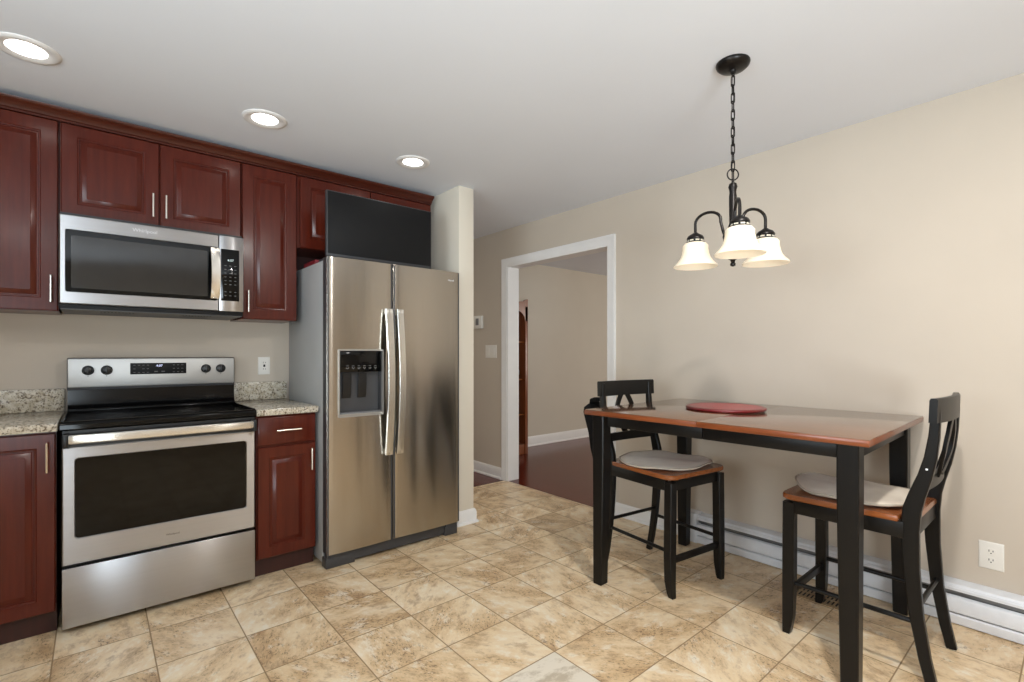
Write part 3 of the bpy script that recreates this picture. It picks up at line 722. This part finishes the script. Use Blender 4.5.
# ------------------------------------------------------------------ chairs (front is local +y)
def arc_bar(m, x, y0, z, halfw, bow, hgt, thk, n=12):
    """a rail curved backwards in the middle"""
    path = [(-halfw+2*halfw*i/n, y0-bow*(1-(2*i/n-1)**2), z) for i in range(n+1)]
    m.bar(path, hgt, thk, (0, 0, 1)); return m
STILE = [(0.0, -0.262, 0.034), (0.10, -0.240, 0.037), (0.25, -0.216, 0.042), (0.42, -0.202, 0.048), (0.56, -0.197, 0.056), (0.64, -0.203, 0.056), (0.70, -0.219, 0.050), (0.77, -0.241, 0.043), (0.84, -0.257, 0.037), (0.92, -0.267, 0.032), (1.00, -0.272, 0.028), (1.045, -0.272, 0.026)]
def yat(z):
    for (z0, y0, _), (z1, y1, _) in zip(STILE[:-1], STILE[1:]):
        if z0 <= z <= z1: return y0+(y1-y0)*(z-z0)/(z1-z0)
    return STILE[-1][1]
def make_chair(label):
    t = thing('counter_chair', label, 'chair', (0, 0, 0), 0, 'counter chairs at the table')
    SW = 0.195
    for sx in (-1, 1):
        m = MB(); m.bar([(sx*(SW-0.004*(1-z)), y, z) for z, y, th in STILE], 0.028, [th for z, y, th in STILE], (1, 0, 0)); m.build('back_leg', M['black_wood'], t, local=True)
    for sx in (-1, 1):
        m = MB(); rings = []
        for z, hw, dx, dy in ((0.0, 0.014, -0.002, 0.012), (0.02, 0.017, 0.0, 0.008), (0.08, 0.021, 0.002, 0.002), (0.2, 0.023, 0.001, 0), (0.42, 0.023, -0.002, 0), (0.575, 0.023, -0.005, 0)):
            cxx, cyy = sx*(0.200+dx), 0.218+dy
            rings.append([(cxx+p*hw, cyy+r*hw, z) for p, r in ((-1,-0.85),(-0.85,-1),(0.85,-1),(1,-0.85),(1,0.85),(0.85,1),(-0.85,1),(-1,0.85))])
        m.loft(rings).build('front_leg', M['black_wood'], t, local=True)
    # seat: shaped board
    pts = []
    for sx, sy, r in ((1, 1, 0.05), (-1, 1, 0.05)):
        for i in range(6):
            a = math.radians((0 if sx > 0 else 90)+90*i/5); pts.append((sx*0.232-sx*r+r*math.cos(a), 0.250-r+r*math.sin(a)))
    pts += [(-0.222, -0.165), (-0.178, -0.168), (-0.178, -0.215), (0.178, -0.215), (0.178, -0.168), (0.222, -0.165)]
    m = MB(); sc_ = lambda k, z: [(x*k, y*k, z) for x, y in pts]
    m.loft([sc_(0.985, 0.590), sc_(1.0, 0.594), sc_(1.0, 0.608), sc_(0.988, 0.613)]); m.build('seat', M['seat_wood'], t, local=True)
    for a in (MB().box(-0.178, 0.178, 0.206, 0.228, 0.530, 0.590, 0.002), MB().box(-0.178, 0.178, -0.212, -0.192, 0.530, 0.590, 0.002),
              MB().box(-0.212, -0.192, -0.180, 0.200, 0.530, 0.590, 0.002), MB().box(0.192, 0.212, -0.180, 0.200, 0.530, 0.590, 0.002)):
        a.build('apron', M['black_wood'], t, local=True)
    # stretchers
    MB().box(-0.182, 0.182, 0.210, 0.228, 0.165, 0.198, 0.003).build('stretcher', M['black_wood'], t, local=True)
    MB().tube([(-0.185, yat(0.27), 0.27), (0.185, yat(0.27), 0.27)], 0.0095, 10).build('stretcher', M['black_wood'], t, local=True)
    for sx in (-1, 1): MB().tube([(sx*0.198, 0.200, 0.225), (sx*0.193, yat(0.225)+0.01, 0.225)], 0.0095, 10).build('stretcher', M['black_wood'], t, local=True)
    # back
    m = MB(); n = 14; rings = []
    for i in range(n+1):
        q = 2*i/n-1; x = q*0.228; bow = -0.022*(1-q*q)
        rr = []
        for z, o in ((0.972, 0.012), (0.972, -0.012), (1.052, -0.013), (1.060, -0.009), (1.060, 0.007), (1.052, 0.011)):
            rr.append((x, yat(min(z, 1.045))+o+bow+0.003, z))
        rings.append(rr)
    m.loft(rings).build('top_rail', M['black_wood'], t, local=True)
    m = MB(); arc_bar(m, 0, yat(0.735), 0.735, 0.188, 0.012, 0.048, 0.018); m.build('lower_rail', M['black_wood'], t, local=True)
    for sx in (-1, 1):
        m = MB(); path = []
        for i in range(13):
            z = 0.752+(0.978-0.752)*i/12; g = math.sin(PI*i/12)
            path.append((sx*(0.024+0.046*g), yat(z)-0.016-0.004*i/12, z))
        m.bar(path, 0.012, 0.030, (0, 1, 0)); m.build('back_slat', M['black_wood'], t, local=True)
    for sx in (-1, 1): MB().lathe([(0.004, 0), (0.004, -0.0015), (0.0005, -0.003)], (0.197+0.0145 if sx > 0 else -0.2115, yat(0.80), 0.80), 10, 'x').build('screw_cap', M['print_light'], t, local=True)
    return t
def copy_tree(o, parent=None):
    c = o.copy(); COL.objects.link(c)
    if parent: c.parent = parent
    for ch in [q for q in bpy.data.objects if q.parent == o]: copy_tree(ch, c)
    return c
ch1 = make_chair('black wooden chair at the right end of the table, cropped by the bottom edge')
ch2 = copy_tree(ch1)
ch1.location = (2.515, 0.630, 0)
ch2.location = (2.425, 1.552, 0); ch2.rotation_euler = (0, 0, PI-0.13)
ch2['label'] = 'black wooden chair tucked under the far end of the table, by the doorway'

def cushion(label, loc, rz, curl, seed, sx_=1.0):
    t = thing('chair_cushion', label, 'cushion', loc, rz, 'grey chair cushions')
    n, mrings = 48, 9; rnd = random.Random(seed); ph = [rnd.uniform(0, 6.28) for _ in range(6)]
    def outline(a):     # rounded front, squarish back
        c_, s_ = math.cos(a), math.sin(a)
        e = 2.15 if s_ > 0 else 4.0
        r = 1/((abs(c_)**e + abs(s_)**e)**(1/e))
        return sx_*0.205*c_*r, sx_*(0.225*s_*r if s_ > 0 else 0.195*s_*r)
    def lift(x, y):
        q = max(0, (y-0.10)/0.13); s = curl*q*q
        return s + 0.0030*(1+math.sin(26*x+13*y+ph[0])) + 0.0025*(1+math.sin(31*y-17*x+ph[1]))
    m = MB(); rings = []
    prof = [(0.02, 0.020), (0.3, 0.0205), (0.6, 0.020), (0.85, 0.0175), (0.95, 0.0145), (1.0, 0.009), (0.975, 0.003), (0.9, 0.0), (0.5, 0.0), (0.02, 0.0)]
    for k_, h_ in prof:
        ring = []
        for i in range(n):
            x, y = outline(2*PI*i/n); x *= k_; y *= k_
            ring.append((x, y, h_+lift(x, y)))
        rings.append(ring)
    m.loft(rings).build('pad', M['fabric'], t, local=True, ang=60)
    m = MB(); pts = []
    for i in range(n):
        x, y = outline(2*PI*i/n); pts.append((x*1.0, y*1.0, 0.0105+lift(x, y)))
    m.tube(pts, 0.0042, 8, closed=True).build('piping', M['piping'], t, local=True)
    return t
cushion('smooth grey seat cushion on the right chair, front edge curling up', (2.520, 0.658, 0.613), 0.0, 0.030, 3)
cushion('wrinkled grey seat cushion lying askew on the far chair', (2.425, 1.545, 0.613), 1.62, 0.0, 8, 1.10)

# black bag hanging from the far chair's back
t = thing('bag', 'black fabric bag hanging behind the far chair beside the doorway', 'bag', (2.36, 1.96, 0.55))
m = MB(); rings = []
for z, hx_, hy_, ox in ((0.50, 0.03, 0.014, 0.06), (0.54, 0.06, 0.026, 0.055), (0.64, 0.075, 0.032, 0.04), (0.74, 0.085, 0.036, 0.025), (0.82, 0.095, 0.038, 0.008), (0.87, 0.100, 0.038, 0.0), (0.90, 0.095, 0.032, 0.0), (0.918, 0.07, 0.02, 0.01), (0.922, 0.04, 0.010, 0.02)):
    ring = []
    for i in range(24):
        a = 2*PI*i/24; k_ = 1+0.05*math.sin(3*a+z*20)
        ring.append((2.345+ox+hx_*k_*math.cos(a), 1.965+hy_*k_*math.sin(a), z))
    rings.append(ring)
m.loft(rings).build('body', M['bag'], t, ang=60)
m = MB(); m.bar([(2.325, 1.962, 0.905), (2.305, 1.940, 0.940), (2.287, 1.895, 0.952), (2.276, 1.868, 0.955)], 0.055, 0.02, (0.75, -0.66, 0)); m.build('strap', M['bag'], t)

# ------------------------------------------------------------------ chandelier
CX, CY = 2.004, 0.951
t = thing('chandelier', 'three-arm dark bronze chandelier with frosted bell shades', 'chandelier', (CX, CY, H))
MB().lathe([(0.0005, H-0.040), (0.012, H-0.040), (0.014, H-0.032), (0.030, H-0.029), (0.052, H-0.024), (0.063, H-0.014), (0.066, H-0.005), (0.065, H-0.0005)], (CX, CY, 0), 40).build('canopy', M['bronze'], t)
MB().tube([(CX+0.008*math.cos(a), CY+0.008*math.sin(a), H-0.043+0.0) if False else (CX+0.010*math.cos(a), CY, H-0.047+0.010*math.sin(a)) for a in [2*PI*i/16 for i in range(16)]], 0.002, 8, closed=True).build('canopy_loop', M['bronze'], t)
# chain
zc = H-0.058; i = 0; LK = 0.044; zend = 1.975
cm = MB()
while zc > zend:
    pts = []
    for k_ in range(20):
        a = 2*PI*k_/20; u = 0.0068*math.cos(a); v_ = (LK/2-0.0068)*(1 if math.sin(a) > 0 else -1)*min(1, abs(math.sin(a))*3) + 0.0068*math.sin(a)
        pts.append((CX+(u if i % 2 else 0), CY+(0 if i % 2 else u), zc-LK/2+0.005+v_))
    cm.tube(pts, 0.0025, 6, closed=True); zc -= LK-0.009; i += 1
cm.tube([(CX+0.003, CY+0.003, H-0.04), (CX+0.004, CY-0.003, 2.2), (CX-0.003, CY+0.003, 1.96)], 0.0014, 6)
cm.build('chain', M['bronze'], t)
MB().tube([(CX+0.023*math.cos(a)*0.76, CY-0.023*math.cos(a)*0.65, 1.960+0.023*math.sin(a)) for a in [2*PI*i/24 for i in range(24)]], 0.0028, 8, closed=True).build('top_ring', M['bronze'], t)
MB().lathe([(0.0005, 1.938), (0.005, 1.937), (0.006, 1.926), (0.014, 1.922), (0.018, 1.908), (0.014, 1.896), (0.013, 1.885), (0.015, 1.870), (0.014, 1.76), (0.020, 1.74), (0.034, 1.725), (0.040, 1.705), (0.034, 1.685), (0.020, 1.670), (0.014, 1.640), (0.020, 1.622), (0.022, 1.615), (0.010, 1.606), (0.007, 1.598), (0.011, 1.592), (0.010, 1.584), (0.0005, 1.580)], (CX, CY, 0), 28).build('stem', M['bronze'], t)
AR = 0.160
base_ang = math.atan2(-CY, -CX) + 0.15      # one arm reaches towards the kitchen
for k_ in range(3):
    a = base_ang + k_*2*PI/3; ux, uy = math.cos(a), math.sin(a)
    P_ = lambda r, z: (CX+ux*r, CY+uy*r, z)
    pts = [P_(0.03, 1.705), P_(0.040, 1.735), P_(0.050, 1.775)]
    for i in range(13):
        q = PI - PI*i/12; pts.append(P_(0.105+0.055*math.cos(q), 1.785+0.040*math.sin(q)))
    pts += [P_(AR, 1.765), P_(AR, 1.735)]
    arm = MB().tube(pts, 0.0062, 10).build('arm', M['bronze'], t)
    fit = MB(); fit.lathe([(0.0005, 1.748), (0.010, 1.747), (0.016, 1.742), (0.030, 1.734), (0.036, 1.724), (0.036, 1.719), (0.030, 1.7185), (0.030, 1.706), (0.040, 1.7055), (0.042, 1.700), (0.038, 1.697)], P_(AR, 0), 28)
    fit.build('shade_fitter', M['bronze'], arm)
    gap = MB()
    for i in range(8):
        b = 2*PI*i/8; p = P_(AR, 1.7124); gap.tube([(p[0]+0.0295*math.cos(b+q_), p[1]+0.0295*math.sin(b+q_), p[2]) for q_ in (-0.26, -0.13, 0, 0.13, 0.26)], 0.0036, 6)
    gap.build('fitter_gap', M['shade'], arm, label='pale glass showing through the fitter slots')
    prof = [(0.036, 1.704), (0.044, 1.701), (0.053, 1.690), (0.058, 1.675), (0.062, 1.655), (0.069, 1.637), (0.080, 1.622), (0.091, 1.612), (0.099, 1.604), (0.101, 1.600), (0.0985, 1.5985), (0.094, 1.602), (0.088, 1.609), (0.077, 1.619), (0.066, 1.634), (0.059, 1.654), (0.055, 1.674), (0.050, 1.687), (0.042, 1.697), (0.036, 1.700)]
    prof = [(r*0.91 if z < 1.69 else r, z) for r, z in prof]
    sh = MB().lathe(prof, P_(AR, 0), 40).build('shade', M['shade'], t)
    MB().lathe([(0.0005, 1.622), (0.012, 1.625), (0.021, 1.636), (0.023, 1.650), (0.018, 1.668), (0.012, 1.682), (0.011, 1.700), (0.0005, 1.701)], P_(AR, 0), 20).build('bulb', M['bulb'], sh)

# ------------------------------------------------------------------ curio cabinet in the next room
t = thing('curio_cabinet', 'brown wooden curio cabinet with arched crest seen through the doorway', 'cabinet', (3.72, 4.61, 0))
qx0, qx1, qy0, qy1, qz = 3.48, 4.04, 4.45, 4.755, 1.80
m = MB()
m.box(qx0, qx0+0.02, qy0+0.02, qy1, 0, qz).box(qx1-0.02, qx1, qy0+0.02, qy1, 0, qz).box(qx0, qx1, qy1-0.012, qy1, 0.02, qz).box(qx0, qx1, qy0+0.01, qy1, 0.0, 0.12, 0.004).box(qx0-0.012, qx1+0.004, qy0+0.005, qy1, qz-0.02, qz, 0.004)
m.build('body', M['curio'], t)
for z in (0.49, 0.92, 1.375): MB().box(qx0+0.021, qx1-0.021, qy0+0.035, qy1-0.013, z-0.018, z, 0.003).build('shelf', M['seat_wood'], t)
for a, b in ((qx0, qx0+0.045), (qx1-0.045, qx1)): MB().box(a, b, qy0, qy0+0.02, 0.0, qz, 0.003).build('post', M['curio'], t)
# arched head with scalloped crest
m = MB(); n = 40; up, lo = [], []
for i in range(n+1):
    q = i/n; x = qx0+(qx1-qx0)*q; s = abs(2*q-1)
    up.append((x, 1.835+0.055*(s**3)+0.075*max(0, 1-s*2.2)+0.012*abs(math.sin(q*PI*7))))
    lo.append((x, 1.62+0.15*math.sqrt(max(0, 1-min(1, s/0.85)**2)) if s < 0.85 else 1.62))
m.loft([[(x, qy0, z0), (x, qy0+0.022, z0), (x, qy0+0.022, z1), (x, qy0, z1)] for (x, z1), (_, z0) in zip(up, lo)])
m.build('crest', M['curio'], t)
tag(recentre(MB().lathe([(0.030, 0.0), (0.036, 0.01), (0.05, 0.05), (0.052, 0.09), (0.040, 0.125), (0.030, 0.14), (0.034, 0.15), (0.0005, 0.15)], (3.945, 4.58, 0.9205), 24, cap=True).build('vase', M['ornament'])), 'small pale vase on a shelf of the curio cabinet', 'vase')
